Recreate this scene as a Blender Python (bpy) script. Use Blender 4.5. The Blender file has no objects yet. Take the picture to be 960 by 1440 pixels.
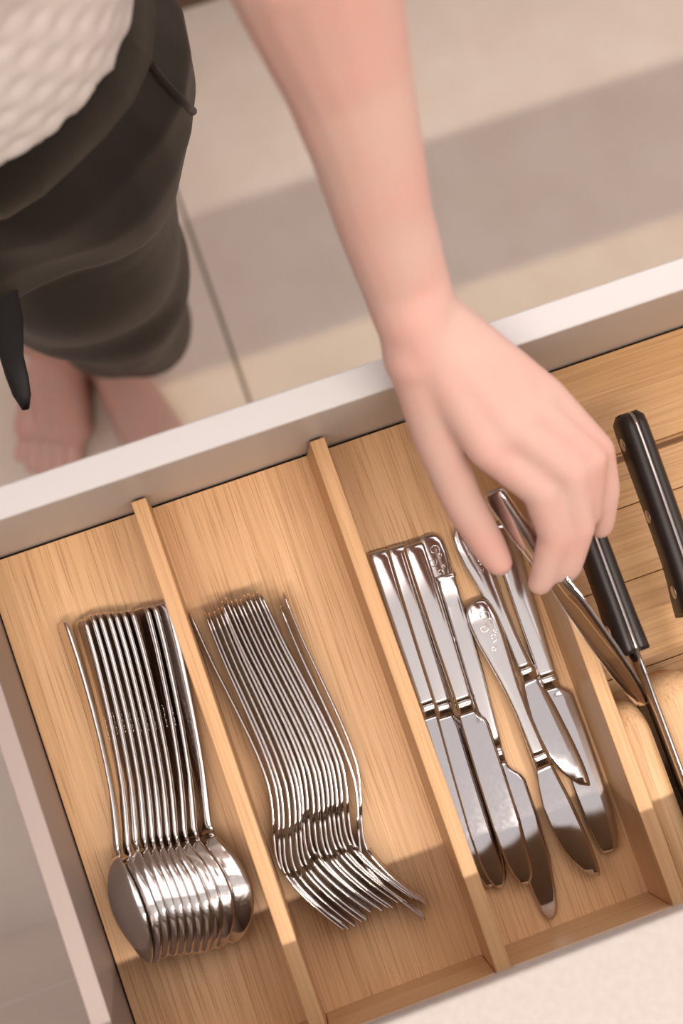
import bpy, bmesh, math, random
from mathutils import Vector, Matrix, Euler
from mathutils.bvhtree import BVHTree
random.seed(4)
scene = bpy.context.scene
C = scene.collection
V = Vector
ZT = 0.745                      # height of the cutlery tray floor above the room floor
CAMZ = 1.595

# ------------------------------------------------------------------ camera
cam_d = bpy.data.cameras.new('camera'); cam = bpy.data.objects.new('camera', cam_d); C.objects.link(cam)
cam.location = (0, 0, CAMZ); cam.rotation_euler = (0.10760, -0.05781, -0.33864)
cam_d.sensor_fit = 'VERTICAL'; cam_d.sensor_height = 36; cam_d.sensor_width = 24; cam_d.lens = 50
cam_d.clip_start = 0.02
cam_d.dof.use_dof = True; cam_d.dof.focus_distance = 0.842; cam_d.dof.aperture_fstop = 4.5
scene.camera = cam
RC = Euler(cam.rotation_euler).to_matrix()

# ------------------------------------------------------------------ world, lamps, exposure
w = bpy.data.worlds.new('world'); scene.world = w; w.use_nodes = True
w.node_tree.nodes['Background'].inputs[0].default_value = (1.0, 0.93, 0.87, 1)
w.node_tree.nodes['Background'].inputs[1].default_value = 0.3
scene.view_settings.view_transform = 'Standard'; scene.view_settings.look = 'None'
scene.view_settings.gamma = 1; scene.view_settings.use_curve_mapping = False
scene.view_settings.exposure = 0.0
scene.cycles.use_denoising = True
scene.cycles.max_bounces = 8; scene.cycles.glossy_bounces = 6; scene.cycles.sample_clamp_indirect = 6
scene.cycles.caustics_reflective = False; scene.cycles.caustics_refractive = False
KEY = (0.15, -0.54, 2.405)                               # linear lamp along the worktop
KEY_W, KEY_COL = 32, (1.0, 0.86, 0.74)
BACK = (0.42, 1.34, 2.40)                                # downlight behind the opposite unit
BACK_W = 70
FILL = (0.2, 1.50, 2.45); FILL_E = 2.1; FILL2_E = 0.72; FILL_COL = (1.0, 0.925, 0.915)  # unseen overhead panels added for ambient fill and reflections

def spot(name, loc, watt, col, cone, radius, blend=0.25):
    l = bpy.data.lights.new(name, 'SPOT'); l.energy = watt; l.color = col
    l.spot_size = math.radians(cone); l.spot_blend = blend; l.shadow_soft_size = radius
    o = bpy.data.objects.new(name, l); o.location = loc; C.objects.link(o); return o
kl = bpy.data.lights.new('linear_light', 'AREA'); kl.energy = KEY_W; kl.color = KEY_COL; kl.shape = 'RECTANGLE'; kl.size = 2.2; kl.size_y = 0.026
ko = bpy.data.objects.new('linear_light', kl); ko.location = KEY; C.objects.link(ko)
spot('downlight_beam', (BACK[0], BACK[1], BACK[2] - 0.03), BACK_W, (1.0, 0.78, 0.50), 66, 0.012)
# two added fill panels glow, each from its diffuser (built with the room)

# ------------------------------------------------------------------ helpers
def at(px, py, h):
    """point of the photograph's pixel (960x1440) at height h over the tray floor"""
    d = RC @ V((px - 480, -(py - 720), -2000.0)); t = (ZT + h - CAMZ) / d.z
    return V((d.x * t, d.y * t, ZT + h))
def tag(o, label=None, cat=None, group=None, kind=None):
    if label: o['label'] = label
    if cat: o['category'] = cat
    if group: o['group'] = group
    if kind: o['kind'] = kind
    return o
def empty(name, loc=(0, 0, 0), label=None, cat=None, group=None, mat=None):
    o = bpy.data.objects.new(name, None); C.objects.link(o); o.empty_display_size = 0.02
    if mat is not None: o.matrix_world = mat
    else: o.location = loc
    return tag(o, label, cat, group)
def obj(name, bm, mat, parent=None, smooth=True, off=(0, 0, 0), label=None):
    if off != (0, 0, 0): bmesh.ops.translate(bm, verts=bm.verts, vec=-V(off))
    bmesh.ops.recalc_face_normals(bm, faces=bm.faces)
    me = bpy.data.meshes.new(name); bm.to_mesh(me); bm.free()
    for p in me.polygons: p.use_smooth = smooth
    me.materials.append(mat)
    o = bpy.data.objects.new(name, me); C.objects.link(o)
    if parent: o.parent = parent
    if label: o['label'] = label
    return o
def box(bm, x0, x1, y0, y1, z0, z1, bev=0.0, seg=2):
    b = bmesh.new()
    bmesh.ops.create_cube(b, size=1)
    bmesh.ops.scale(b, verts=b.verts, vec=(x1 - x0, y1 - y0, z1 - z0))
    bmesh.ops.translate(b, verts=b.verts, vec=((x0 + x1) / 2, (y0 + y1) / 2, (z0 + z1) / 2))
    if bev: bmesh.ops.bevel(b, geom=list(b.edges), offset=bev, segments=seg, affect='EDGES', profile=0.5)
    merge(bm, b); return bm
def merge(bm, b):
    m = bpy.data.meshes.new('tmp'); b.to_mesh(m); b.free(); bm.from_mesh(m); bpy.data.meshes.remove(m)
def boxo(name, x0, x1, y0, y1, z0, z1, mat, parent=None, bev=0.001, seg=2, label=None):
    bm = bmesh.new(); box(bm, x0, x1, y0, y1, z0, z1, bev, seg)
    return obj(name, bm, mat, parent, smooth=False, label=label)
def loft(bm, rings, cap=True):
    vs = [[bm.verts.new(p) for p in r] for r in rings]; n = len(rings[0])
    for a, b in zip(vs, vs[1:]):
        for i in range(n): bm.faces.new((a[i], a[(i + 1) % n], b[(i + 1) % n], b[i]))
    if cap: bm.faces.new(vs[0][::-1]); bm.faces.new(vs[-1])
    return bm
def ringpts(c, u, v, a, b, n=12, p=2.0):
    out = []
    for i in range(n):
        t = 2 * math.pi * i / n; ct, st = math.cos(t), math.sin(t)
        out.append(c + u * (a * math.copysign(abs(ct) ** (2 / p), ct)) + v * (b * math.copysign(abs(st) ** (2 / p), st)))
    return out
def tube(bm, pts, rad, n=8):
    pts = [V(p) for p in pts]; rings = []
    for i, p in enumerate(pts):
        d = (pts[min(i + 1, len(pts) - 1)] - pts[max(i - 1, 0)]).normalized()
        u = d.orthogonal().normalized() if i == 0 else (u - d * u.dot(d)).normalized()
        r = rad[i] if isinstance(rad, (list, tuple)) else rad
        rings.append(ringpts(p, u, d.cross(u), r, r, n))
    return loft(bm, rings)
def capsule(bm, a, b, ra, rb, n=16, m=5):
    a, b = V(a), V(b); d = (b - a); L = d.length; d = d / L if L > 1e-6 else V((0, 0, 1))
    u = d.orthogonal().normalized(); v = d.cross(u); rings = []
    for i in range(1, m + 1):
        t = math.pi / 2 * i / m; rings.append(ringpts(a - d * ra * math.cos(t), u, v, ra * math.sin(t), ra * math.sin(t), n))
    for i in range(m, 0, -1):
        t = math.pi / 2 * i / m; rings.append(ringpts(b + d * rb * math.cos(t), u, v, rb * math.sin(t), rb * math.sin(t), n))
    return loft(bm, rings)
def chain(bm, pts, rad):
    for i in range(len(pts) - 1): capsule(bm, pts[i], pts[i + 1], rad[i], rad[i + 1])
def ellipsoid(bm, c, r, rot=None, n=20):
    b = bmesh.new(); bmesh.ops.create_uvsphere(b, u_segments=n, v_segments=n // 2, radius=1)
    M = Matrix.Translation(V(c)) @ (rot.to_4x4() if rot else Matrix()) @ Matrix.Diagonal((r[0], r[1], r[2], 1))
    bmesh.ops.transform(b, verts=b.verts, matrix=M); merge(bm, b)
def fuse(bm, voxel, smooth=6):
    """voxel-union the overlapping closed shapes of bm into one continuous surface"""
    me = bpy.data.meshes.new('tmp'); bm.to_mesh(me); bm.free()
    o = bpy.data.objects.new('tmp', me); C.objects.link(o)
    r = o.modifiers.new('r', 'REMESH'); r.mode = 'VOXEL'; r.voxel_size = voxel; r.use_smooth_shade = True
    if smooth:
        s = o.modifiers.new('s', 'SMOOTH'); s.iterations = smooth; s.factor = 0.5
    dg = bpy.context.evaluated_depsgraph_get()
    m2 = bpy.data.meshes.new_from_object(o.evaluated_get(dg))
    b = bmesh.new(); b.from_mesh(m2)
    bpy.data.objects.remove(o); bpy.data.meshes.remove(me); bpy.data.meshes.remove(m2)
    return b
def lerp(tab, x):
    if x <= tab[0][0]: return tab[0][1]
    for (a, fa), (b, fb) in zip(tab, tab[1:]):
        if x <= b: return fa + (fb - fa) * (x - a) / (b - a)
    return tab[-1][1]
def cubic(tab, x):
    """smooth (Catmull-Rom / Hermite) interpolation of a table"""
    if x <= tab[0][0]: return tab[0][1]
    if x >= tab[-1][0]: return tab[-1][1]
    for i in range(len(tab) - 1):
        if x <= tab[i + 1][0]: break
    x0, y0 = tab[i]; x1, y1 = tab[i + 1]
    xm, ym = tab[max(i - 1, 0)]; xp, yp = tab[min(i + 2, len(tab) - 1)]
    m0 = (y1 - ym) / (x1 - xm); m1 = (yp - y0) / (xp - x0); h = x1 - x0; t = (x - x0) / h
    return (2*t**3-3*t*t+1)*y0 + (t**3-2*t*t+t)*h*m0 + (-2*t**3+3*t*t)*y1 + (t**3-t*t)*h*m1

# ------------------------------------------------------------------ materials
def pbr(name, col, rough=0.5, metal=0.0, bump=None, sss=0.0, var=None, sheen=0.0, spec=None, rvar=None, coat=0.0):
    m = bpy.data.materials.new(name); m.use_nodes = True; nt = m.node_tree; b = nt.nodes['Principled BSDF']
    b.inputs['Base Color'].default_value = (*col, 1); b.inputs['Roughness'].default_value = rough; b.inputs['Metallic'].default_value = metal
    if sss: b.inputs['Subsurface Weight'].default_value = sss; b.inputs['Subsurface Radius'].default_value = (0.012, 0.005, 0.003); b.inputs['Subsurface Scale'].default_value = 0.6
    if sheen: b.inputs['Sheen Weight'].default_value = sheen; b.inputs['Sheen Roughness'].default_value = 0.4; b.inputs['Sheen Tint'].default_value = (1, .8, .6, 1)
    if spec is not None: b.inputs['Specular IOR Level'].default_value = spec
    if coat: b.inputs['Coat Weight'].default_value = coat
    tc = nt.nodes.new('ShaderNodeTexCoord')
    def noise(scale, detail=4, vec=None):
        n = nt.nodes.new('ShaderNodeTexNoise'); n.inputs['Scale'].default_value = scale; n.inputs['Detail'].default_value = detail
        nt.links.new(vec or tc.outputs['Object'], n.inputs['Vector']); return n
    if var:
        n = noise(var[0], 5); mx = nt.nodes.new('ShaderNodeMix'); mx.data_type = 'RGBA'
        mx.inputs[6].default_value = (*col, 1); mx.inputs[7].default_value = (*var[1], 1)
        mr = nt.nodes.new('ShaderNodeMapRange'); mr.inputs[1].default_value = 0.35; mr.inputs[2].default_value = 0.65
        nt.links.new(n.outputs['Fac'], mr.inputs[0]); nt.links.new(mr.outputs[0], mx.inputs[0]); nt.links.new(mx.outputs[2], b.inputs['Base Color'])
    if rvar:
        n = noise(rvar[0], 6); mr = nt.nodes.new('ShaderNodeMapRange')
        mr.inputs[1].default_value = 0.35; mr.inputs[2].default_value = 0.7; mr.inputs[3].default_value = rvar[1]; mr.inputs[4].default_value = rvar[2]
        nt.links.new(n.outputs['Fac'], mr.inputs[0]); nt.links.new(mr.outputs[0], b.inputs['Roughness'])
    if bump:
        n = noise(bump[0], 4); bp = nt.nodes.new('ShaderNodeBump'); bp.inputs['Strength'].default_value = bump[1]; bp.inputs['Distance'].default_value = bump[2]
        nt.links.new(n.outputs['Fac'], bp.inputs['Height']); nt.links.new(bp.outputs[0], b.inputs['Normal'])
    return m
def wood(name, axis='Y', pk=0.6, light=(0.77, 0.49, 0.27), dark=(0.60, 0.35, 0.17), pore=(0.40, 0.21, 0.09)):
    m = bpy.data.materials.new(name); m.use_nodes = True; nt = m.node_tree; b = nt.nodes['Principled BSDF']
    b.inputs['Roughness'].default_value = 0.42; b.inputs['Specular IOR Level'].default_value = 0.35
    tc = nt.nodes.new('ShaderNodeTexCoord'); oi = nt.nodes.new('ShaderNodeObjectInfo')
    off = nt.nodes.new('ShaderNodeVectorMath'); off.operation = 'MULTIPLY_ADD'
    cb = nt.nodes.new('ShaderNodeCombineXYZ')
    for i in range(3): nt.links.new(oi.outputs['Random'], cb.inputs[i])
    off.inputs[1].default_value = (3.1, 7.3, 1.7)
    nt.links.new(cb.outputs[0], off.inputs[0]); nt.links.new(tc.outputs['Object'], off.inputs[2])
    def nz(fine, along, detail, dist=0.0):
        mp = nt.nodes.new('ShaderNodeMapping'); s = [fine] * 3; s['XYZ'.index(axis)] = along
        mp.inputs['Scale'].default_value = s; n = nt.nodes.new('ShaderNodeTexNoise')
        n.inputs['Scale'].default_value = 1; n.inputs['Detail'].default_value = detail; n.inputs['Distortion'].default_value = dist
        nt.links.new(off.outputs[0], mp.inputs[0]); nt.links.new(mp.outputs[0], n.inputs['Vector']); return n.outputs['Fac']
    def rng(o, a, c):
        mr = nt.nodes.new('ShaderNodeMapRange'); mr.inputs[1].default_value = a; mr.inputs[2].default_value = c
        nt.links.new(o, mr.inputs[0]); return mr.outputs[0]
    def mix(f, a, c):
        mx = nt.nodes.new('ShaderNodeMix'); mx.data_type = 'RGBA'; nt.links.new(f, mx.inputs[0])
        for s, v in ((6, a), (7, c)):
            if isinstance(v, tuple): mx.inputs[s].default_value = (*v, 1)
            else: nt.links.new(v, mx.inputs[s])
        return mx.outputs[2]
    def mul(f, k):
        q = nt.nodes.new('ShaderNodeMath'); q.operation = 'MULTIPLY'; nt.links.new(f, q.inputs[0]); q.inputs[1].default_value = k; return q.outputs[0]
    mid = tuple((a + c) / 2 for a, c in zip(light, dark))
    c1 = mix(rng(nz(55, 2.2, 3, 0.4), 0.30, 0.70), light, mid)
    c2 = mix(mul(rng(nz(330, 5, 3, 0.25), 0.45, 0.66), 0.72), c1, dark)
    pf = mul(rng(nz(1000, 16, 2), 0.54, 0.66), pk)
    c3 = mix(pf, c2, pore)
    nt.links.new(c3, b.inputs['Base Color'])
    bp = nt.nodes.new('ShaderNodeBump'); bp.inputs['Strength'].default_value = 0.25; bp.inputs['Distance'].default_value = 0.0004; bp.invert = True
    nt.links.new(pf, bp.inputs['Height']); nt.links.new(bp.outputs[0], b.inputs['Normal'])
    return m
M_oakY = wood('oak_grain_y'); M_oakX = wood('oak_grain_x', 'X', 0.4, (0.62, 0.375, 0.18), (0.48, 0.265, 0.11), (0.31, 0.155, 0.06))
M_oakD = wood('oak_divider', 'Y', 0.45, (0.69, 0.42, 0.215), (0.55, 0.315, 0.145))
M_oakRail = wood('oak_rail', 'X', 0.4, (0.68, 0.435, 0.235), (0.54, 0.315, 0.15))
M_white = pbr('white_lacquer', (0.555, 0.54, 0.54), 0.38)
M_taupe = pbr('taupe_metal', (0.35, 0.28, 0.255), 0.42, 0.0, bump=(600, 0.1, 0.0003))
M_stone = pbr('cream_stone', (0.43, 0.385, 0.355), 0.5, var=(260, (0.46, 0.425, 0.40)), bump=(300, 0.08, 0.0005))
M_tile = pbr('floor_tile', (0.74, 0.645, 0.56), 0.55, var=(14, (0.79, 0.70, 0.62)), bump=(60, 0.05, 0.001))
M_grout = pbr('grout', (0.25, 0.215, 0.175), 0.9)
M_wall = pbr('wall_paint', (0.74, 0.70, 0.67), 0.8)
M_dark = pbr('dark_oak_wall', (0.06, 0.042, 0.036), 0.55, var=(20, (0.08, 0.055, 0.045)))
M_ceil = pbr('ceiling_paint', (0.86, 0.84, 0.83), 0.85)
M_cab = pbr('cabinet_white', (0.72, 0.635, 0.585), 0.4)
M_brown = pbr('walnut_plinth', (0.13, 0.075, 0.04), 0.6, var=(30, (0.17, 0.10, 0.055)))
M_steel = pbr('polished_steel', (0.80, 0.765, 0.755), 0.14, 1.0, rvar=(60, 0.12, 0.14))
M_blade = pbr('brushed_blade_steel', (0.70, 0.67, 0.675), 0.07, 1.0, rvar=(420, 0.055, 0.085))
M_spoon = pbr('spoon_steel', (0.76, 0.72, 0.70), 0.12, 1.0, rvar=(700, 0.08, 0.18))
M_fork = pbr('fork_steel', (0.70, 0.655, 0.64), 0.12, 1.0)
M_black = pbr('black_plastic', (0.020, 0.014, 0.013), 0.36, bump=(900, 0.08, 0.0003))
M_rivet = pbr('rivet_brass', (0.86, 0.74, 0.60), 0.38, 1.0)
M_chef = pbr('chef_blade', (0.62, 0.58, 0.56), 0.16, 1.0)
M_skin = pbr('skin', (0.66, 0.445, 0.385), 0.5, sss=0.25, var=(28, (0.69, 0.41, 0.355)), bump=(350, 0.06, 0.0008))
M_pants = pbr('dark_sateen', (0.0125, 0.0085, 0.0062), 0.55, spec=0.32, sheen=0.04, bump=(900, 0.15, 0.0004))
M_tie = pbr('black_sash', (0.010, 0.008, 0.009), 0.6)
M_knit = pbr('white_knit', (0.88, 0.84, 0.82), 0.9)
M_hair = pbr('brown_hair', (0.06, 0.03, 0.016), 0.5)
M_eye = pbr('eye', (0.08, 0.05, 0.04), 0.2)
M_lampw = pbr('lamp_white', (0.85, 0.85, 0.85), 0.4)
def emit(name, col, s):
    m = bpy.data.materials.new(name); m.use_nodes = True; b = m.node_tree.nodes['Principled BSDF']
    b.inputs['Emission Color'].default_value = (*col, 1); b.inputs['Emission Strength'].default_value = s; b.inputs['Base Color'].default_value = (0, 0, 0, 1); return m
M_glow = emit('lamp_glow', (1, .84, .66), 6); M_fill = emit('fill_glow', FILL_COL, FILL_E); M_fill2 = emit('fill_glow_dim', FILL_COL, FILL2_E)

# ------------------------------------------------------------------ the room
def struct(name, *a, **k):
    o = boxo(name, *a, **k); o['kind'] = 'structure'; return o
fl = struct('floor', -2.2, 2.6, -0.85, 3.0, -0.03, -0.003, M_grout, bev=0)
T = 0.80; gx, gy = 0.0875, 0.02
me_tile = None
for i in range(-3, 4):
    for j in range(-2, 4):
        x0, y0 = gx + i * T, gy + j * T; x1, y1 = x0 + T, y0 + T
        x0, x1, y0, y1 = max(x0, -2.2), min(x1, 2.6), max(y0, -0.85), min(y1, 3.0)
        if x1 - x0 < .02 or y1 - y0 < .02: continue
        boxo('tile', x0 + .002, x1 - .002, y0 + .002, y1 - .002, -0.02, 0, M_tile, fl, bev=0.0015, seg=1)
struct('wall_back', -2.25, 2.65, -0.95, -0.85, 0, 2.45, M_dark, bev=0)
struct('wall_front', -2.25, 2.65, 3.0, 3.1, 0, 2.45, M_wall, bev=0)
struct('wall_left', -2.35, -2.2, -0.95, 3.1, 0, 2.45, M_dark, bev=0)
struct('wall_right', 2.6, 2.75, -0.95, 3.1, 0, 2.45, M_wall, bev=0)
struct('ceiling', -2.35, 2.75, -0.95, 3.1, 2.45, 2.55, M_ceil, bev=0)
def downlight(x, y, label):
    t = empty('downlight', (x, y, 2.4335 if y > -.4 else 2.45), label, 'lamp', 'ceiling downlights')
    b = bmesh.new(); loft(b, [ringpts(V((0, 0, z)), V((1, 0, 0)), V((0, 1, 0)), r, r, 24) for r, z in ((.045, 0), (.045, -.006), (.034, -.008), (.032, -.004))], cap=False)
    obj('rim', b, M_lampw, t)
    b = bmesh.new(); loft(b, [ringpts(V((0, 0, z)), V((1, 0, 0)), V((0, 1, 0)), .031, .031, 24) for z in (0, -.004)]); obj('lens', b, M_glow, t)
t = empty('linear_lamp', (KEY[0], KEY[1], 2.4335), 'long slim ceiling lamp running above the worktop', 'lamp')
boxo('housing', -1.12, 1.12, -.022, .022, -.024, 0, M_lampw, t)
downlight(BACK[0], BACK[1], 'round white ceiling downlight above the cabinet across the aisle')
def fill_panel(y0, y1, m, label):
    t = empty('fill_panel', (FILL[0], (y0 + y1) / 2, 2.45), label, 'lamp'); h = (y1 - y0) / 2
    boxo('frame', -2.28, 2.28, -h, h, -.012, 0, M_lampw, t); boxo('diffuser', -2.25, 2.25, -h + .03, h - .03, -.016, -.010, m, t, bev=0)
fill_panel(.07, 2.93, M_fill, 'large unseen fill panel added over the aisle for ambient light')  # added glowing surface, lifts the ambient light
fill_panel(-.84, .065, M_fill2, 'dimmer narrow unseen panel added for blade reflections beside the long slim lamp')  # added glowing surface for the knife blades to mirror

# ------------------------------------------------------------------ worktop and cabinets
YC = -0.1755
b = bmesh.new(); box(b, -1.9, 2.2, -0.85, YC, ZT + .1545, ZT + .170, 0.0022, 3)
tag(obj('worktop', b, M_stone, None, smooth=True), 'cream speckled stone worktop overhanging the open drawer', 'worktop')
def front_cabinet(x0, x1, ys, label):
    """base cabinet with stacked drawer fronts; face towards +Y at YF"""
    YF = -0.180
    t = empty('base_cabinet', ((x0 + x1) / 2, -0.5, 0), label, 'cabinet'); ox, oy = (x0 + x1) / 2, -0.5
    for a, c in ((x0, x0 + .018), (x1 - .018, x1)):
        boxo('side_panel', a - ox, c - ox, -.84 - oy, YF - .019 - oy, .04, ZT + .152, M_cab, t)
    boxo('back_panel', x0 + .018 - ox, x1 - .018 - ox, -.845 - oy, -.835 - oy, .04, ZT + .152, M_cab, t)
    boxo('bottom_panel', x0 + .018 - ox, x1 - .018 - ox, -.84 - oy, YF - .019 - oy, .04, .058, M_cab, t)
    boxo('plinth', x0 - ox, x1 - ox, YF - .06 - oy, YF - .045 - oy, 0, .04, M_cab, t)
    for z0, z1 in ys: boxo('drawer_front', x0 + .002 - ox, x1 - .002 - ox, YF - .0165 - oy, YF - oy, z0, z1, M_cab, t, bev=.0015)
XL, XR = -0.134, 1.10
front_cabinet(-0.90, -0.166, ((.045, .452), (.456, .740), (.744, ZT + .133)), 'closed white base cabinet left of the open drawer, under the worktop')
front_cabinet(-0.164, 1.12, ((.045, .452), (.456, .655)), 'white base cabinet that the cutlery drawer pulls out of')
front_cabinet(1.122, 1.90, ((.045, .452), (.456, .740), (.744, ZT + .133)), 'closed white base cabinet right of the open drawer, under the worktop')
# opposite unit
t = empty('island_unit', (0.3, 1.1, 0), 'kitchen unit with dark brown plinth across the aisle', 'cabinet')
boxo('plinth', -1.6, 1.9, -.352, .35, 0, .11, M_brown, t); boxo('body', -1.62, 1.92, -.34, .36, .11, .86, M_cab, t); boxo('worktop_slab', -1.65, 1.95, -.385, .40, .86, .90, M_stone, t, bev=.003)
for i in range(5): boxo('door', -1.60 + i * .704, -1.60 + i * .704 + .700, -.358, -.341, .115, .855, M_cab, t)

# ------------------------------------------------------------------ the drawer
YF0, YF1 = 0.1113, 0.1278
dr = empty('drawer', (0.25, -0.1, ZT - .02), 'pulled-out kitchen drawer with white front and taupe metal side', 'drawer'); O = dr.location
def dbox(name, x0, x1, y0, y1, z0, z1, m, **k): return boxo(name, x0 - O.x, x1 - O.x, y0 - O.y, y1 - O.y, z0 - O.z, z1 - O.z, m, dr, **k)
dbox('front_panel', -0.164, 1.12, YF0, YF1, ZT - .09, ZT + .1332, M_white, bev=.0012)
dbox('bottom_panel', XL - .006, XR + .006, -.50, YF0 - .0005, ZT - .022, ZT - .0125, M_taupe)
dbox('side_panel', XL - .0115, XL - .0004, -.500, YF0 - .0005, ZT - .03, ZT + .067, M_taupe, bev=.0009, label='taupe metal drawer side')
dbox('side_panel', XR + .0004, XR + .0115, -.500, YF0 - .0005, ZT - .03, ZT + .067, M_taupe, bev=.0009, label='taupe metal drawer side')
dbox('back_panel', XL, XR, -.500, -.488, ZT - .012, ZT + .067, M_taupe)

# ------------------------------------------------------------------ cutlery tray and knife block
ty = empty('cutlery_tray', (0.02, -.05, ZT - .012), 'oak cutlery tray with three dividers lining the drawer', 'tray'); O2 = ty.location
def tbox(name, x0, x1, y0, y1, z0, z1, m, **k): return boxo(name, x0 - O2.x, x1 - O2.x, y0 - O2.y, y1 - O2.y, z0 - O2.z, z1 - O2.z, m, ty, **k)
YR = -0.2019; HD = .0532
TF = YF0 - .0016
tbox('floor_board', XL + .0006, 0.1818, -.46, TF, ZT - .012, ZT, M_oakY, bev=.0006)
DIV = [(-.0377, -.0290), (.0683, .0772), (.1735, .1822)]
for x0, x1 in DIV: tbox('divider', x0, x1, YR - .0095 if x0 < .1 else -.46, TF, ZT + .0001, ZT + HD, M_oakD, bev=.0007)
DIV2 = [XL + .001] + [v for d in DIV for v in d]
for x0, x1 in ((XL + .001, DIV[0][0]), (DIV[0][1], DIV[1][0]), (DIV[1][1], DIV[2][0])):
    tbox('back_rail', x0 + .0002, x1 - .0002, YR - .0098, YR, ZT + .0001, ZT + HD - .002, M_oakRail, bev=.0009)
kb = empty('knife_block', (0.43, -.15, ZT - .012), 'oak knife block of cross planks and slotted strips right of the cutlery tray', 'knife block'); O3 = kb.location
def kbox(name, x0, x1, y0, y1, z0, z1, m, **k): return boxo(name, x0 - O3.x, x1 - O3.x, y0 - O3.y, y1 - O3.y, z0 - O3.z, z1 - O3.z, m, kb, **k)
kx0, kx1 = .1826, XR - .001
for y0, y1, dz in ((.049, TF, 0), (.0172, .0435, 0), (-.026, .0168, -.0006), (-.078, -.0264, -.0003), (-.150, -.0784, 0), (-.30, -.1504, 0), (-.46, -.3004, 0)):
    kbox('plank', kx0, kx1, y0, y1, ZT - .008, ZT + dz, M_oakX, bev=.0006)
kbox('backing_board', kx0, kx1, .049, TF, ZT - .012, ZT - .0082, M_oakX)
kbox('groove_board', kx0, kx1, .0436, .0489, ZT - .0122, ZT - .0116, M_oakX, bev=0)
kbox('backing_board', kx0, kx1, -.46, .0435, ZT - .012, ZT - .0082, M_oakX)
def strip(x0, x1, yend, h=.0455, r=.016):
    bm = bmesh.new(); rings = []
    prof = [(-.46, 0), (-.46, h)] + [(yend - r + r * math.sin(a), h - r + r * math.cos(a)) for a in [math.pi / 2 * i / 8 for i in range(9)]] + [(yend, 0)]
    for x, ins in ((x0, .0012), (x0 + .0012, 0), (x1 - .0060, 0), (x1 - .0016, .0018), (x1, .0058)):
        rings.append([V((x - O3.x, y - O3.y - (ins if y > -.4 else 0), ZT + z - O3.z - (min(ins, .0012) if z > .001 else 0))) for y, z in prof])
    loft(bm, rings); obj('slotted_strip', bm, M_oakY, kb)
strip(kx0, .1980, -.089); strip(.2056, .2325, -.0825)
for i in range(14): strip(.2480 + i * .0555, .2480 + i * .0555 + .0490, -.0825)

# ------------------------------------------------------------------ plates of steel: spoons and forks
def plate(bm, xs, us, zc, hw, th, dish=lambda x, u: 0, keep=lambda x, u: True, edge=0.45):
    """thin shaped plate: stations xs, cross stations us in [-1,1]; returns nothing, adds closed faces"""
    top, bot = [], []
    for x in xs:
        r1, r2 = [], []
        for u in us:
            z = zc(x) + dish(x, u); y = hw(x) * u
            k = edge if abs(u) > 0.999 else 1.0
            r1.append(bm.verts.new((x, y, z + th(x) / 2 * k))); r2.append(bm.verts.new((x, y, z - th(x) / 2 * k)))
        top.append(r1); bot.append(r2)
    nx, nu = len(xs), len(us)
    K = [[keep((xs[i] + xs[i + 1]) / 2, (us[j] + us[j + 1]) / 2) for j in range(nu - 1)] for i in range(nx - 1)]
    g = lambda i, j: 0 <= i < nx - 1 and 0 <= j < nu - 1 and K[i][j]
    for i in range(nx - 1):
        for j in range(nu - 1):
            if not K[i][j]: continue
            bm.faces.new((top[i][j], top[i + 1][j], top[i + 1][j + 1], top[i][j + 1]))
            bm.faces.new((bot[i][j], bot[i][j + 1], bot[i + 1][j + 1], bot[i + 1][j]))
            if not g(i, j - 1): bm.faces.new((top[i][j], bot[i][j], bot[i + 1][j], top[i + 1][j]))
            if not g(i, j + 1): bm.faces.new((top[i][j + 1], top[i + 1][j + 1], bot[i + 1][j + 1], bot[i][j + 1]))
            if not g(i - 1, j): bm.faces.new((top[i][j], top[i][j + 1], bot[i][j + 1], bot[i][j]))
            if not g(i + 1, j): bm.faces.new((top[i + 1][j], bot[i + 1][j], bot[i + 1][j + 1], top[i + 1][j + 1]))
    bmesh.ops.delete(bm, geom=[v for v in bm.verts if not v.link_faces], context='VERTS')
    return bm
mm = 0.001
def copy_tree(o, parent=None):
    c = o.copy(); C.objects.link(c); c.parent = parent
    for ch in list(o.children): copy_tree(ch, c)
    return c
ORD = ['leftmost', 'second', 'third', 'fourth', 'fifth', 'sixth', 'seventh', 'eighth', 'ninth', 'tenth', 'eleventh', 'twelfth', 'thirteenth', 'fourteenth', 'fifteenth', 'sixteenth', 'seventeenth', 'eighteenth']

# --- spoons
SN, SL = 138 * mm, 199 * mm
s_hw = [(0, 4.0), (0.6, 6.2), (2, 7.4), (4.5, 8.1), (20, 7.9), (60, 6.4), (100, 4.6), (120, 3.6), (132, 3.4), (137, 4.6), (141, 8.2), (146, 13), (152, 17), (160, 20), (168, 21.2), (176, 20.6), (184, 17.6), (190, 13.6), (194, 9.8), (197, 6.0), (198.4, 3.0), (199, .6)]
s_zc = [(0, 0.5), (30, 2.4), (70, 3.2), (105, 1.8), (125, -.8), (138, -3.6), (150, -4.0), (170, -3.4), (199, -.6)]
s_hw = [(a * mm, c * mm) for a, c in s_hw]; s_zc = [(a * mm, c * mm) for a, c in s_zc]
def s_dish(x, u):
    if x < SN: return -0.0006 * (1 - u * u) * (1 if x > .1 else 0)
    t = (x - SN) / (SL - SN); return -0.0088 * (math.sin(math.pi * min(1, t ** .8)) ** .75) * (1 - u * u)
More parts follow.
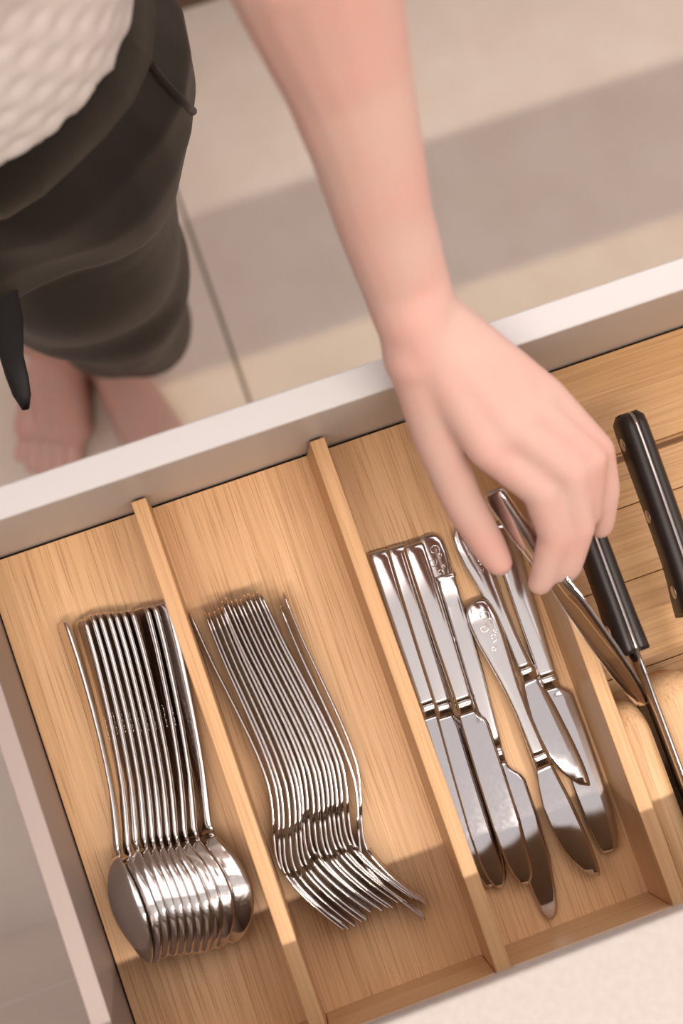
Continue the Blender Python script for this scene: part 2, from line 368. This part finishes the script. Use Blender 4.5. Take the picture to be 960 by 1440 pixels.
def make_spoon():
    t = empty('spoon'); th = lambda x: (2.0 * mm if x < .11 else 2.3 * mm if x < SN else 1.5 * mm)
    us = [-1, -.93, -.6, -.2, .2, .6, .93, 1]
    b = bmesh.new(); plate(b, [a * mm for a in (0, .6, 2, 4.5, 12, 24, 40, 55, 70, 85, 100, 112, 122, 130, 138)], us, lambda x: cubic(s_zc, x), lambda x: lerp(s_hw, x), th, s_dish); obj('handle', b, M_spoon, t)
    us = [-1, -.97, -.85, -.7, -.5, -.25, 0, .25, .5, .7, .85, .97, 1]
    b = bmesh.new(); plate(b, [a * mm for a in (137.6, 139, 141, 144, 147, 150, 154, 158, 163, 168, 173, 178, 183, 187, 190.5, 193.5, 196, 197.6, 198.6, 199)], us, lambda x: cubic(s_zc, x), lambda x: lerp(s_hw, x), lambda x: 1.5 * mm, s_dish); obj('bowl', b, M_spoon, t)
    b = bmesh.new()      # worn stamp on the back of the handle, too small to read
    for i in range(8):
        x = (58 + i * 1.7) * mm; z = cubic(s_zc, x)
        box(b, x, x + (.7 + .5 * (i % 2)) * mm, (-.9 if i % 4 else -.3) * mm, (.9 if i % 3 else .3) * mm, z - .00118, z - .0008, .0001, 1)
    obj('stamped_mark', b, M_spoon, t, smooth=False)['kind'] = 'stuff'
    return t
def frame(A, B, tilt, s0=0.0):
    """axis from A towards B, width axis raised by tilt (to the side +X when tilt<90)"""
    x = (B - A).normalized(); left = V((0, 0, 1)).cross(x).normalized(); up = x.cross(left)
    y = left * math.cos(tilt) + up * math.sin(tilt); z = x.cross(y)
    M = Matrix((x, y, z)).transposed().to_4x4(); M.translation = A - x * s0; return M
SPOONS = [((93, 879), (175, 1203)), ((121, 880), (189, 1203)), ((131, 871), (201, 1196)), ((141, 868), (213, 1193)), ((153, 867), (224, 1192)), ((163, 864), (235, 1191)), ((174, 861), (246, 1190)), ((186, 859), (257, 1188)), ((208, 857), (269, 1185)), ((220, 854), (283, 1182)), ((240, 852), (304, 1175))]
STILT = [64, 56, 59, 59, 59, 58, 57, 54, 47, 42, 30]
proto = None
for k, (E, N) in enumerate(SPOONS):
    th = math.radians(STILT[k]); s, c = math.sin(th), math.cos(th)
    hE = 16.5 * mm * s + .0015; zb = 21.5 * mm * s + .001
    hN = zb + 3.4 * mm * s
    e, n = at(*E, hE), at(*N, hN); ax = (n - e).normalized(); r = V((0, 0, 1)).cross(ax).normalized()
    A = e - (r * c + V((0, 0, s))) * 8.1 * mm; B = n - (r * c + V((0, 0, s))) * 3.4 * mm
    o = make_spoon() if proto is None else copy_tree(proto)
    if proto is None: proto = o
    Mx = frame(A, B, th + math.pi); x = Mx.col[0].to_3d(); Mx.translation = B - x * SN
    o.matrix_world = Mx
    where = 'leftmost spoon of the nested stack, standing on its edge' if k == 0 else 'rightmost spoon of the nested stack, lying flattest against the divider' if k == 10 else ORD[k] + ' spoon from the left in the nested stack'
    tag(o, 'polished steel ' + where, 'spoon', 'spoons nested in the left compartment')

# --- forks (all on edge)
FN, FL = 136 * mm, 198 * mm
f_hw = [(0, 1.2), (.5, 5.5), (2, 8.2), (5, 9.6), (20, 9.2), (60, 6.6), (100, 4.4), (125, 3.2), (138, 3.6), (146, 8), (153, 11.6), (160, 12.6), (180, 12.8), (198, 11.6)]
f_z = [(0, 0), (31.7, -1.2), (61.5, -1.0), (90.8, -1.4), (110, -3.6), (122, -7.2), (133.4, -12.0), (140.2, -14.7), (146, -16.8), (151.9, -17.8), (157, -17.4), (162.5, -16.3), (172.3, -12.8), (185.5, -6.8), (198, 0.0)]
f_hw = [(a * mm, c * mm) for a, c in f_hw]; f_z = [(a * mm, c * mm) for a, c in f_z]
def make_fork():
    t = empty('fork')
    b = bmesh.new(); plate(b, [a * mm for a in (0, .5, 2, 5, 12, 22, 35, 50, 65, 80, 92, 102, 110, 117, 124, 130, 136)], [-1, -.9, -.5, 0, .5, .9, 1], lambda x: cubic(f_z, x), lambda x: lerp(f_hw, x), lambda x: 1.4 * mm + .6 * mm * min(1, x / (90 * mm)), edge=.5); obj('handle', b, M_fork, t)
    us = []
    for i in range(4):
        c = -1 + (2 * i + 1) * .25; q = .25 * .62; us += [c - q, c - q * .6, c + q * .6, c + q]
    us[0], us[-1] = -1, 1
    keep = lambda x, u: x < 156 * mm or min(abs(u - (-1 + (2 * i + 1) * .25)) for i in range(4)) < .25 * .63 or abs(u) > .93
    b = bmesh.new(); plate(b, [a * mm for a in (135.8, 138, 141, 144, 147, 150, 153, 156, 160, 165, 170, 176, 182, 187, 191, 195, 197, 198)], us, lambda x: cubic(f_z, x), lambda x: lerp(f_hw, x), lambda x: (1.9 if x < .150 else 1.7 - 1.0 * max(0, (x - .165) / .033)) * mm, keep=keep, edge=.6); obj('tines', b, M_fork, t)
    return t
FE = [(267, 861.6), (289.6, 866), (295.8, 867.5), (302.8, 864), (308.8, 860), (314.4, 858), (312, 844), (317, 839), (325, 844), (330.5, 841), (337, 841), (342, 835), (347.5, 833), (355, 835), (360, 830), (367, 832.5), (405, 874), (401.6, 839)]
FNK = [(383, 1166), (390, 1168), (396, 1165), (405, 1164), (413, 1158), (419.6, 1155.5), (426, 1151.5), (432.5, 1146), (441, 1150.5), (448.6, 1148.8), (455.2, 1148), (461.6, 1142), (467.8, 1140), (474, 1141), (480.5, 1135.5), (488.7, 1137), (496.8, 1133.9), (504.9, 1132.5)]
proto = None
for k in range(18):
    hz = .0127; e, n = at(*FE[k], hz + .006), at(*FNK[k], hz + .003); e.z = n.z = ZT + hz
    o = make_fork() if proto is None else copy_tree(proto)
    if proto is None: proto = o
    # the neck lies 12 mm behind the chord at s = 133.4: turn the axis so that both points are met
    d = n - e; L = d.length; q = 12.6 * mm; a = math.atan2(q, 134 * mm)
    x = Matrix.Rotation(a, 3, 'Z') @ d.normalized()
    rollv = math.radians(-88 + random.uniform(-2.5, 2.5))
    Mx = frame(e, e + x, rollv); sh = L - math.hypot(134 * mm, q); Mx.translation = e + x * (sh * .5)
    o.matrix_world = Mx
    where = 'leftmost fork of the row, its handle leaning apart' if k == 0 else 'rightmost fork of the row with its tines reaching furthest right' if k == 17 else ORD[k] + ' fork from the left in the row of forks on edge'
    tag(o, 'steel ' + where, 'fork', 'forks on edge in the middle left compartment')

# ------------------------------------------------------------------ table knives
def knife_handle(prof, thick, square=False, p=2.6):
    """prof: [(s, y0, y1)] in mm ; returns bmesh of a lofted lens-section handle"""
    b = bmesh.new(); rings = []
    for s, y0, y1, t in prof:
        rings.append(ringpts(V((s * mm, (y0 + y1) / 2 * mm, 0)), V((0, 1, 0)), V((0, 0, 1)), (y1 - y0) / 2 * mm, t / 2 * mm, 20, p))
    return loft(b, rings)
def blade_mesh(outline, th=1.3):
    """outline: [(s, y_low, y_high)]"""
    b = bmesh.new(); rings = []
    for s, y0, y1 in outline:
        w = max(.3, y1 - y0); h = th / 2; e = min(1.2, w * .2)
        pts = [(y0, -h * .25), (y0 + e, -h), (y1 - e * 2, -h), (y1, -h * .1), (y1, h * .1), (y1 - e * 2, h), (y0 + e, h), (y0, h * .25)]
        rings.append([V((s * mm, y * mm, z * mm)) for y, z in pts])
    loft(b, rings); return b
def curl(cx, cy, r0, turns, a0, z, sgn=1, n=26):
    return [V(((cx + r0 * (1 - .75 * i / n) * math.cos(a0 + sgn * turns * 2 * math.pi * i / n)) * mm, (cy + r0 * (1 - .75 * i / n) * math.sin(a0 + sgn * turns * 2 * math.pi * i / n)) * mm, z * mm)) for i in range(n + 1)]
def table_knife(label, E, B, Tp, hE, hB, hT, kind, roll=0.0, flip=1, name='table_knife', tagit=True):
    e, b_, t_ = at(*E, hE), at(*B, hB), at(*Tp, hT)
    x = (t_ - e).normalized(); Lh = (b_ - e).dot(x) / mm; Lb = (t_ - e).dot(x) / mm - Lh
    o = empty(name, mat=frame(e, t_, math.radians(roll)))
    if tagit: tag(o, label, 'knife', 'table knives in the middle right compartment')
    f = lambda y0, y1: (y0, y1) if flip > 0 else (-y1, -y0)
    if kind in ('plain', 'slim'):
        we, wb = (6.6, 5.4) if kind == 'plain' else (7.2, 5.6)
        hp = [(0, -we * .72, we * .72, 2.4), (.5, -we * .86, we * .86, 4.2), (2, -we, we, 5.6), (6, -we, we, 6.2), (30, -we * 1.0, we * 1.0, 6.4), (Lh * .6, -we * .93, we * .93, 6.2), (Lh - 8, -wb, wb, 6.0), (Lh - 4.5, -wb, wb, 5.8)]; p = 3.2
    elif kind == 'square':
        hp = [(0, -6.2, 6.2, 4.5), (.6, -6.6, 6.6, 5.6), (2.6, -6.5, 6.5, 5.8), (3.4, -5.9, 5.9, 5.0), (20, -5.8, 5.8, 6.2), (Lh * .55, -6.1, 6.1, 6.4), (Lh - 14, -4.6, 4.6, 5.8), (Lh - 4.5, -4.0, 4.0, 5.4)]; p = 3.0
    else:
        hp = [(0, -2, 2, 1.6), (.6, -4.2, 4.2, 2.6), (2.5, -6.6, 6.6, 3.6), (6, -8.2, 8.2, 4.4), (13, -9.2, 9.2, 5), (24, -8.8, 8.8, 5.2), (40, -6.8, 6.8, 5.2), (56, -5.0, 5.0, 5.4), (72, -4.2, 4.2, 5.6), (Lh - 8, -4.9, 4.9, 6), (Lh - 4.5, -5.2, 5.2, 6)]; p = 2.4
    obj('handle', knife_handle(hp, 6, p=p), M_steel, o)
    wb = hp[-1][2]
    bm = bmesh.new(); loft(bm, [ringpts(V(((Lh + s) * mm, 0, 0)), V((0, 1, 0)), V((0, 0, 1)), wb * k * mm, tt * mm, 20, 3) for s, k, tt in ((-5, 1, 2.8), (-4.2, 1.0, 3.3), (-2.6, 1.02, 3.5), (-1, 1.0, 3.2), (-.2, .98, 2.4), (1.2, .97, 2.0), (3.0, .96, 1.2))]); obj('bolster', bm, M_steel, o)
    if kind == 'plain':
        ol = [(2, -wb, wb), (4, -wb, wb), (6.5, -wb - .1, wb + 1.6), (9, -wb - .2, wb + 4.2), (12, -wb - .3, wb + 5.0), (Lb * .35, -wb - .8, wb + 5.2), (Lb * .65, -wb - 1.0, wb + 5.4), (Lb - 26, -wb - .6, wb + 4.6), (Lb - 16, -wb + .2, wb + 4.0), (Lb - 8, -wb + 1.8, wb + 3.0), (Lb - 3, -wb + 3.8, wb + 1.4), (Lb - .8, -wb + 5.6, wb - .4), (Lb, -wb + 7.6, wb - 2.6)]
    elif kind == 'slim':
        ol = [(2, -wb, wb), (4, -wb, wb), (6, -wb, wb + 2.6), (9, -wb - .3, wb + 5.4), (Lb * .3, -wb - .6, wb + 6.4), (Lb * .6, -wb - .4, wb + 7.0), (Lb - 22, -wb + .4, wb + 6.6), (Lb - 10, -wb + 2.0, wb + 5.2), (Lb - 3, -wb + 3.4, wb + 3.2), (Lb - .8, -wb + 4.0, wb + 1.8), (Lb, -wb + 5.4, wb - .2)]
    elif kind == 'square':
        ol = [(2, -wb, wb), (5, -wb - .2, wb), (8, -wb - .4, wb + 1.6), (12, -wb - .6, wb + 5.6), (16, -wb - .8, wb + 7.6), (Lb * .4, -wb - 1.4, wb + 8.6), (Lb * .65, -wb - 1.2, wb + 8.8), (Lb - 26, -wb - .2, wb + 7.6), (Lb - 14, -wb + 1.2, wb + 6.4), (Lb - 6, -wb + 2.6, wb + 4.6), (Lb - 2, -wb + 4, wb + 2.6), (Lb, -wb + 6.2, wb - .2)]
    else:
        ol = [(2, -wb, wb), (5, -wb - .8, wb), (12, -wb - 2.6, wb + .6), (Lb * .32, -wb - 4.8, wb + 1.6), (Lb * .5, -wb - 5.2, wb + 2.2), (Lb * .66, -wb - 4.2, wb + 2.6), (Lb * .8, -wb - 1.6, wb + 2.6), (Lb * .9, -wb + 2.0, wb + 2.2), (Lb * .96, -wb + 5.2, wb + 1.6), (Lb, wb - .6, wb + .8)]
    obj('blade', blade_mesh([(Lh + s, *f(a, c)) for s, a, c in ol]), M_blade, o)
    if kind in ('ornate', 'ornate_round'):
        bm = bmesh.new()
        for cx, cy, r, tn, a0, sg in ((10, 1.5, 3.6, 1.3, .4, 1), (17, -2.4, 3.0, 1.2, 2.4, -1), (24, 1.6, 2.6, 1.2, -.6, 1), (30, -1.6, 2.0, 1.1, 2.0, -1), (14, 5.0, 1.6, 1, 0, -1), (21, 4.4, 1.4, 1, 1, 1)):
            tube(bm, curl(cx, cy * .8, r, tn, a0, 2.35, sg), .42 * mm, 6)
        obj('scroll_ornament', bm, M_steel, o); o.children[-1]['kind'] = 'stuff'
    return o
table_knife('plain steel table knife lying furthest left, half hidden behind the divider', (530, 775), (602, 1003), (684, 1250), .0035, .0035, .0042, 'plain', roll=-4)
table_knife('plain steel table knife wedged second from the left, partly under its neighbour', (556, 768), (627, 1001), (698, 1251), .0045, .0045, .0048, 'plain', roll=-6)
table_knife('plain steel table knife third from the left, broad blade lying on top', (580, 765), (651, 998), (735, 1246), .0100, .0098, .0102, 'plain', roll=-3)
table_knife('short ornate steel knife whose scrolled handle end peeks out behind the plain knives', (601, 752), (640, 905), (690, 1080), .003, .003, .002, 'ornate', roll=0)
table_knife('square-ended steel table knife reaching lowest in the compartment', (625, 808), (711, 1064), (768, 1294), .0045, .0042, .0034, 'square', roll=3)
table_knife('small ornate steel knife with pointed blade, its scrolled handle lowest', (668, 845), (749, 1078), (831, 1236), .0080, .0092, .0092, 'ornate', roll=2)
table_knife('ornate steel steak knife with pointed serrated blade under the thumb', (648, 738), (739, 952), (817, 1110), .004, .0055, .006, 'ornate', roll=-2)
table_knife('slim steel table knife furthest right, along the right divider', (700, 736), (780, 960), (851, 1200), .004, .004, .0045, 'slim', roll=4)

# ------------------------------------------------------------------ chef knives
def chef_knife(label, P0, P1, hl, heel, bl, hspine=.0555, lean=0.0):
    """P0 butt end top, P1 point on the spine at the bolster (pixels); handle length hl, blade length bl (mm)"""
    a, c = at(*P0, hspine), at(*P1, hspine); x = (c - a).normalized()
    Mx = frame(c - x * hl * mm, c, math.radians(lean)); o = empty('chef_knife', mat=Mx); tag(o, label, 'knife', 'chef knives in the knife block')
    # local: x along, y right, z up (0 at the spine line)
    H = [(0, -9, -17), (1.2, -5, -22), (4, -2.0, -25.5), (9, -.6, -27), (20, 0, -26.5), (45, .3, -25.5), (70, .4, -25), (90, .2, -25.5), (102, 0, -27.5), (110, -.2, -30), (hl - 3, -.4, -31.5), (hl, -.8, -31.5)]
    for s in (-1, 1):
        bm = bmesh.new(); rings = []
        for q, zt, zb_ in H:
            tk = 8.4 if q > 3 else 7.2 if q > 1 else 5.6; tk += 1.0 * max(0, (q - 95) / 25)
            pr = [(1.0, zt - .5), (tk * .45, zt - .5), (tk * .72, zt - 1.6), (tk * .95, zt - 5), (tk, zt - 9), (tk, zb_ + 7), (tk * .85, zb_ + 2.5), (tk * .5, zb_ + .4), (1.0, zb_ + .2)]
            rings.append([V((q * mm, s * y * mm, z * mm)) for y, z in pr])
        loft(bm, rings); obj('handle_scale', bm, M_black, o)
    bm = bmesh.new(); loft(bm, [[V((q * mm, y * mm, z * mm)) for y, z in ((-.98, zt), (.98, zt), (.98, zb_), (-.98, zb_))] for q, zt, zb_ in H]); obj('tang', bm, M_chef, o)
    for q in (17, hl / 2, hl - 15):
        for s in (-1, 1):
            bm = bmesh.new(); loft(bm, [ringpts(V((q * mm, s * y * mm, -12.5 * mm)), V((1, 0, 0)), V((0, 0, 1)), 3.9 * mm, 3.9 * mm, 16) for y in (7, 8.75 + 1.0 * max(0, (q - 95) / 25))]); obj('rivet', bm, M_rivet, o)
    bm = bmesh.new(); rings = []
    for i in range(15):
        q = bl * i / 14; zb_ = -heel * (1 - max(0, (q / bl - .35) / .65) ** 2.2); zt = -.2 - 5 * max(0, (q / bl - .6) / .4) ** 2
        zb_ = min(zb_, zt - .8); h = .98 * (1 - .5 * q / bl)
        rings.append([V(((hl + q - .2) * mm, y * mm, z * mm)) for y, z in ((-h, zt), (h, zt), (h * .8, zt + (zb_ - zt) * .5), (.12, zb_), (-.12, zb_), (-h * .8, zt + (zb_ - zt) * .5))])
    loft(bm, rings); obj('blade', bm, M_chef, o)
    return o
chef_knife('black handled chef knife beside the right divider, held spine up in the block', (823, 718), (897, 917), 122, 42, 200)
chef_knife('black handled kitchen knife further right, cut off by the photo edge', (905, 622), (989, 860), 122, 40, 180)

# ------------------------------------------------------------------ the person
F = V((-.30, -.954, 0)).normalized(); Lf = V((0, 0, 1)).cross(F)     # facing, and the person's left (+X)
CB = V((-.115, .385, 0))
def bp(l, f, z): return CB + Lf * l + F * f + V((0, 0, z))
pe = empty('person', (CB.x, CB.y, 0), 'person in white knit top and dark cropped trousers, barefoot, reaching into the drawer', 'person')
bm = bmesh.new()
# forearm, stations read along its middle
ARM = [((400, -190), .345, 39), ((426, -90), .325, 37.0), ((453, 0), .30, 33.5), ((485, 100), .272, 28.8), ((513, 200), .245, 25.6), ((538, 300), .215, 23.2), ((569, 395), .188, 21.5), ((583, 440), .180, 21.0), ((604, 490), .171, 18.5)]
arm = [at(*p, h) for p, h, r in ARM]; ar = [r * mm for _, _, r in ARM]
chain(bm, arm, ar)
sh = V((.070, .335, 1.33)); chain(bm, [sh, (arm[0] + sh) / 2 + V((.012, .02, 0)), arm[0]], [.056, .047, .040])
# hand
W = at(583, 440, .180)
J = {'thumb': [(588, 500, .168, 17), (612, 610, .140, 12.5), (650, 705, .112, 11.0), (686, 766, .092, 9.8), (701, 790, .086, 8.0)],
     'index': [(684, 628, .150, 11.0), (760, 690, .131, 10.0), (779, 752, .112, 8.9), (765, 808, .093, 8.0), (759, 820, .089, 7.0)],
     'middle': [(716, 600, .154, 11.2), (800, 665, .134, 9.6), (815, 740, .113, 8.5), (800, 796, .094, 7.4), (795, 806, .090, 6.4)],
     'ring': [(747, 575, .152, 10.8), (829, 645, .131, 9.4), (824, 722, .106, 8.4), (768, 752, .085, 7.4), (738, 760, .080, 6.4)],
     'little': [(768, 556, .146, 10.0), (842, 632, .124, 8.4), (853, 690, .106, 7.4), (848, 736, .090, 6.5), (845, 745, .087, 5.6)]}
for k, js in J.items():
    pts = [at(a, b_, h) for a, b_, h, r in js]; rr = [r * mm for *_, r in js]
    chain(bm, pts, rr)
    capsule(bm, W + (pts[0] - W) * .05, pts[0], .0185, rr[0] if k != 'thumb' else .018)
mc = {k: at(*js[0][:3]) for k, js in J.items()}
names = ['index', 'middle', 'ring', 'little']
for a, c in zip(names, names[1:]):
    capsule(bm, W, (mc[a] + mc[c]) / 2, .018, .0105)
    capsule(bm, (mc[a] * .75 + W * .25), (mc[c] * .75 + W * .25), .012, .012)
capsule(bm, mc['thumb'], mc['index'] * .7 + W * .3 + V((0, 0, -.006)), .014, .011)      # thenar web
capsule(bm, W + V((0, 0, -.006)), at(612, 610, .140), .017, .012)
# legs and feet
def foot(ank, heel, ball_m, ball_l, toes):
    capsule(bm, ank, heel, .032, .028); capsule(bm, heel, ball_m, .026, .020); capsule(bm, heel, ball_l, .024, .016)
    capsule(bm, ank, ball_m, .030, .019); capsule(bm, ank, (ball_m + ball_l) / 2, .030, .017); capsule(bm, ball_m, ball_l, .019, .015)
    for a, c, r in toes: capsule(bm, a, (a + c) / 2, r, r * .92); capsule(bm, (a + c) / 2, c, r * .92, r * .95)
foot(V((-.092, .408, .085)), V((-.078, .445, .030)), V((-.108, .314, .024)), V((-.155, .334, .018)),
     [(V((-.110, .310, .020)), V((-.126, .266, .014)), .0125), (V((-.126, .310, .018)), V((-.143, .270, .012)), .0085), (V((-.140, .314, .017)), V((-.156, .280, .011)), .0078), (V((-.150, .322, .016)), V((-.167, .292, .010)), .0075), (V((-.158, .332, .015)), V((-.174, .308, .010)), .0078)])
foot(V((-.036, .372, .085)), V((-.050, .410, .030)), V((-.044, .278, .026)), V((-.008, .276, .019)),
     [(V((-.046, .276, .022)), V((-.044, .226, .014)), .0125), (V((-.034, .274, .019)), V((-.028, .228, .012)), .0085), (V((-.022, .274, .018)), V((-.013, .234, .011)), .0078), (V((-.011, .276, .017)), V((.002, .242, .010)), .0075), (V((-.002, .280, .016)), V((.014, .252, .010)), .0078)])
chain(bm, [bp(-.08, 0, .80), V((-.140, .392, .48)), V((-.112, .402, .30)), V((-.092, .408, .09))], [.066, .054, .050, .033])
chain(bm, [bp(.08, 0, .80), V((-.032, .345, .48)), V((-.034, .358, .30)), V((-.036, .372, .09))], [.066, .054, .050, .033])
# trunk, right arm, neck, head
for l in (-.05, .05): chain(bm, [bp(l, 0, .86), bp(l, 0, .96), bp(l, .01, 1.05), bp(l, .05, 1.25), bp(l * 1.1, .06, 1.33)], [.085, .082, .082, .085, .062])
rs = bp(-.175, .04, 1.33); capsule(bm, bp(-.06, .05, 1.35), rs, .06, .052); capsule(bm, bp(.06, .05, 1.35), sh, .06, .054)
chain(bm, [rs, bp(-.22, .0, 1.06), bp(-.20, .10, .86)], [.05, .038, .027]); capsule(bm, bp(-.20, .10, .86), bp(-.197, .130, .805), .022, .020)
for q, (fo, ln) in enumerate(((.160, .066), (.143, .074), (.126, .070), (.110, .056))):      # relaxed right hand
    k0, k1, k2 = bp(-.196, fo, .790 - .004 * abs(q - 1)), bp(-.190, fo + .004, .790 - ln * .5), bp(-.176, fo + .004, .790 - ln)
    capsule(bm, bp(-.198, .118 + (fo - .135) * .4, .84), k0, .014, .0105); chain(bm, [k0, k1, k2], [.0100, .0088, .0072])
chain(bm, [bp(-.190, .125, .840), bp(-.172, .158, .806), bp(-.166, .168, .774)], [.014, .0115, .009])
capsule(bm, bp(0, .06, 1.36), bp(0, .12, 1.47), .052, .048)
HC = bp(0, .16, 1.555); hr = Matrix((Lf, F, V((0, 0, 1)))).transposed() @ Euler((math.radians(-32), 0, 0)).to_matrix()
ellipsoid(bm, HC, (.072, .092, .105), hr); ellipsoid(bm, HC + hr @ V((0, .03, -.055)), (.052, .058, .06), hr)
capsule(bm, HC + hr @ V((0, .086, -.002)), HC + hr @ V((0, .094, -.034)), .008, .0115)
for s in (-1, 1):
    ellipsoid(bm, HC + hr @ V((s * .074, -.005, -.012)), (.008, .018, .030), hr)
ellipsoid(bm, HC + hr @ V((0, .086, -.068)), (.024, .010, .006), hr); ellipsoid(bm, HC + hr @ V((0, .085, -.079)), (.020, .010, .006), hr)
b = fuse(bm, .0021, 7)
obj('body', b, M_skin, pe, off=tuple(pe.location))
def child(name, bm, m, **k): return obj(name, bm, m, pe, off=tuple(pe.location), **k)
for s in (-1, 1):
    bm = bmesh.new(); ellipsoid(bm, HC + hr @ V((s * .031, .083, .004)), (.012, .010, .009), hr, 12); child('eye', bm, M_eye)
bm = bmesh.new(); ellipsoid(bm, HC + hr @ V((0, -.016, .022)), (.082, .094, .102), hr); ellipsoid(bm, HC + hr @ V((0, -.105, .05)), (.042, .04, .042), hr)
child('hair', fuse(bm, .004, 3), M_hair)
# trousers
def el(c, a, b_, n=32): return ringpts(c, Lf, F, a, b_, n, 2.2)
bm = bmesh.new()
loft(bm, [el(bp(0, 0, z), a, b_) for z, a, b_ in ((.985, .140, .096), (.94, .157, .105), (.90, .178, .114), (.85, .200, .120), (.80, .203, .122), (.74, .190, .118), (.70, .165, .10))])
LEGL = [(.82, .088, .0, .088), (.70, .086, .010, .086), (.58, .088, .030, .080), (.46, .090, .040, .074), (.36, .092, .030, .070), (.245, .094, .012, .068)]
def leg(st):
    loft(bm, [el(p, r, r * 1.02) for p, r in st])
leg([(bp(.090, 0, .82), .090), (V((-.034, .352, .70)), .088), (V((-.024, .335, .58)), .078), (V((-.020, .332, .46)), .067), (V((-.015, .346, .36)), .060), (V((-.012, .360, .215)), .060)])
leg([(bp(-.090, 0, .82), .090), (V((-.185, .400, .70)), .086), (V((-.164, .385, .58)), .076), (V((-.150, .383, .46)), .064), (V((-.140, .390, .36)), .057), (V((-.136, .393, .30)), .054)])
b = fuse(bm, .0042, 5); b.normal_update()
for v in b.verts:      # soft folds of the cloth
    p = v.co; q = p - CB; l, f = q.dot(Lf), q.dot(F)
    k = min(1, max(0, (.97 - p.z) / .08))
    d = .0045 * math.sin(62 * l + 9 * p.z + 2 * math.sin(14 * p.z)) * math.exp(-((p.z - .83) / .12) ** 2)
    d += .0032 * math.sin(46 * (p.z + .55 * l) + 1.2 * math.sin(20 * l)) * math.exp(-((p.z - .52) / .12) ** 2)
    d += .0040 * math.sin(70 * l + 30 * f + 8 * p.z) * math.exp(-((p.z - .3) / .12) ** 2)
    d += .0022 * math.sin(38 * l - 24 * p.z) + .0035 * math.sin(55 * l - 25 * f) * math.exp(-((p.z - .72) / .12) ** 2)
    v.co = p + v.normal * d * k
bvh = BVHTree.FromBMesh(b)
dele = [f_ for f_ in b.faces if f_.normal.z < -.6 and f_.calc_center_median().z < .31]
bmesh.ops.delete(b, geom=dele, context='FACES')
tr = child('trousers', b, M_pants); sm = tr.modifiers.new('thickness', 'SOLIDIFY'); sm.thickness = .0022; sm.offset = -1
def hip(ang, z):      # point on the trousers, seen from the hip axis
    d = Lf * math.cos(ang) + F * math.sin(ang); h = bvh.ray_cast(bp(0, 0, z) + d * .5, -d)[0]
    return h, d
bm = bmesh.new(); N = 48; band = []
for z, o_ in ((.962, -.002), (.962, .0025), (.925, .003), (.893, .003), (.891, -.002)):
    r = []
    for i in range(N): h, d = hip(2 * math.pi * i / N, z); r.append(h + d * o_)
    band.append(r)
loft(bm, band, cap=False); child('waistband', bm, M_pants)
bm = bmesh.new()      # slanted pocket opening on the person's left hip
pk = []
for i in range(10):
    u = i / 9; tgt = at(207 + 72 * u, 84 + 80 * u ** .85, .12); d = (tgt - cam.location).normalized()
    h = bvh.ray_cast(cam.location, d)[0]
    if h: pk.append(h - d * .0004)
tube(bm, pk, .0026, 8); child('pocket_welt', bm, M_pants)
bm = bmesh.new()      # hanging end of the waist tie
tp = [bp(-.02, .108, .945), bp(-.022, .128, .90), at(-30, 300, .06), at(-8, 380, .03), at(6, 450, 0), at(16, 500, -.02), at(24, 530, -.03), at(31, 556, -.035), at(36, 575, -.04)]
tw = [.009, .010, .011, .011, .010, .009, .0075, .0055, .003]
rings = []
for i, p in enumerate(tp):
    d = (tp[min(i + 1, len(tp) - 1)] - tp[max(i - 1, 0)]).normalized(); u = d.cross(V((0, 0, 1)).cross(d)).normalized(); sx = d.cross(F).normalized()
    rings.append(ringpts(p, sx, d.cross(sx), tw[i] * (1 + .18 * math.sin(i * 2.1)), .0022, 10))
loft(bm, rings); child('waist_tie', bm, M_tie)
# knitted top
bm = bmesh.new()
loft(bm, [el(bp(0, f, z), a, b_) for z, a, b_, f in ((.940, .178, .119, .0), (.985, .180, .121, .0), (1.06, .170, .115, .008), (1.16, .166, .114, .035), (1.26, .168, .115, .05), (1.33, .165, .095, .05), (1.385, .10, .075, .05))])
capsule(bm, bp(.08, .05, 1.335), sh, .072, .070); chain(bm, [sh, sh + (arm[0] - sh) * .45 + V((.012, .02, 0))], [.070, .062])
capsule(bm, bp(-.08, .05, 1.335), rs, .072, .068); chain(bm, [rs, rs + (bp(-.22, 0, 1.06) - rs) * .5], [.068, .060])
b = fuse(bm, .004, 4); b.normal_update()
for v in b.verts:      # open-work knit: rows of small dimples
    p = v.co; q = p - CB; ang = math.atan2(q.dot(F), q.dot(Lf)); row = p.z / .017; ph = .5 * (int(math.floor(row)) % 2)
    dd = (((ang * 8.5 + ph) % 1) - .5) ** 2 * 4 * 1.5 + ((row % 1) - .5) ** 2 * 5
    v.co = p + v.normal * (-.0022 * math.exp(-dd * 3.2) + .0010 * math.sin(40 * q.dot(Lf) + 11 * p.z))
child('knit_top', b, M_knit)

# the knife being picked up
hk = table_knife('plain steel knife pinched between thumb and fingers of the hand', (692, 690), (762, 800), (898, 992), .104, .090, .066, 'slim', roll=58)
for o in [hk]: o['group'] = ''; del o['group']
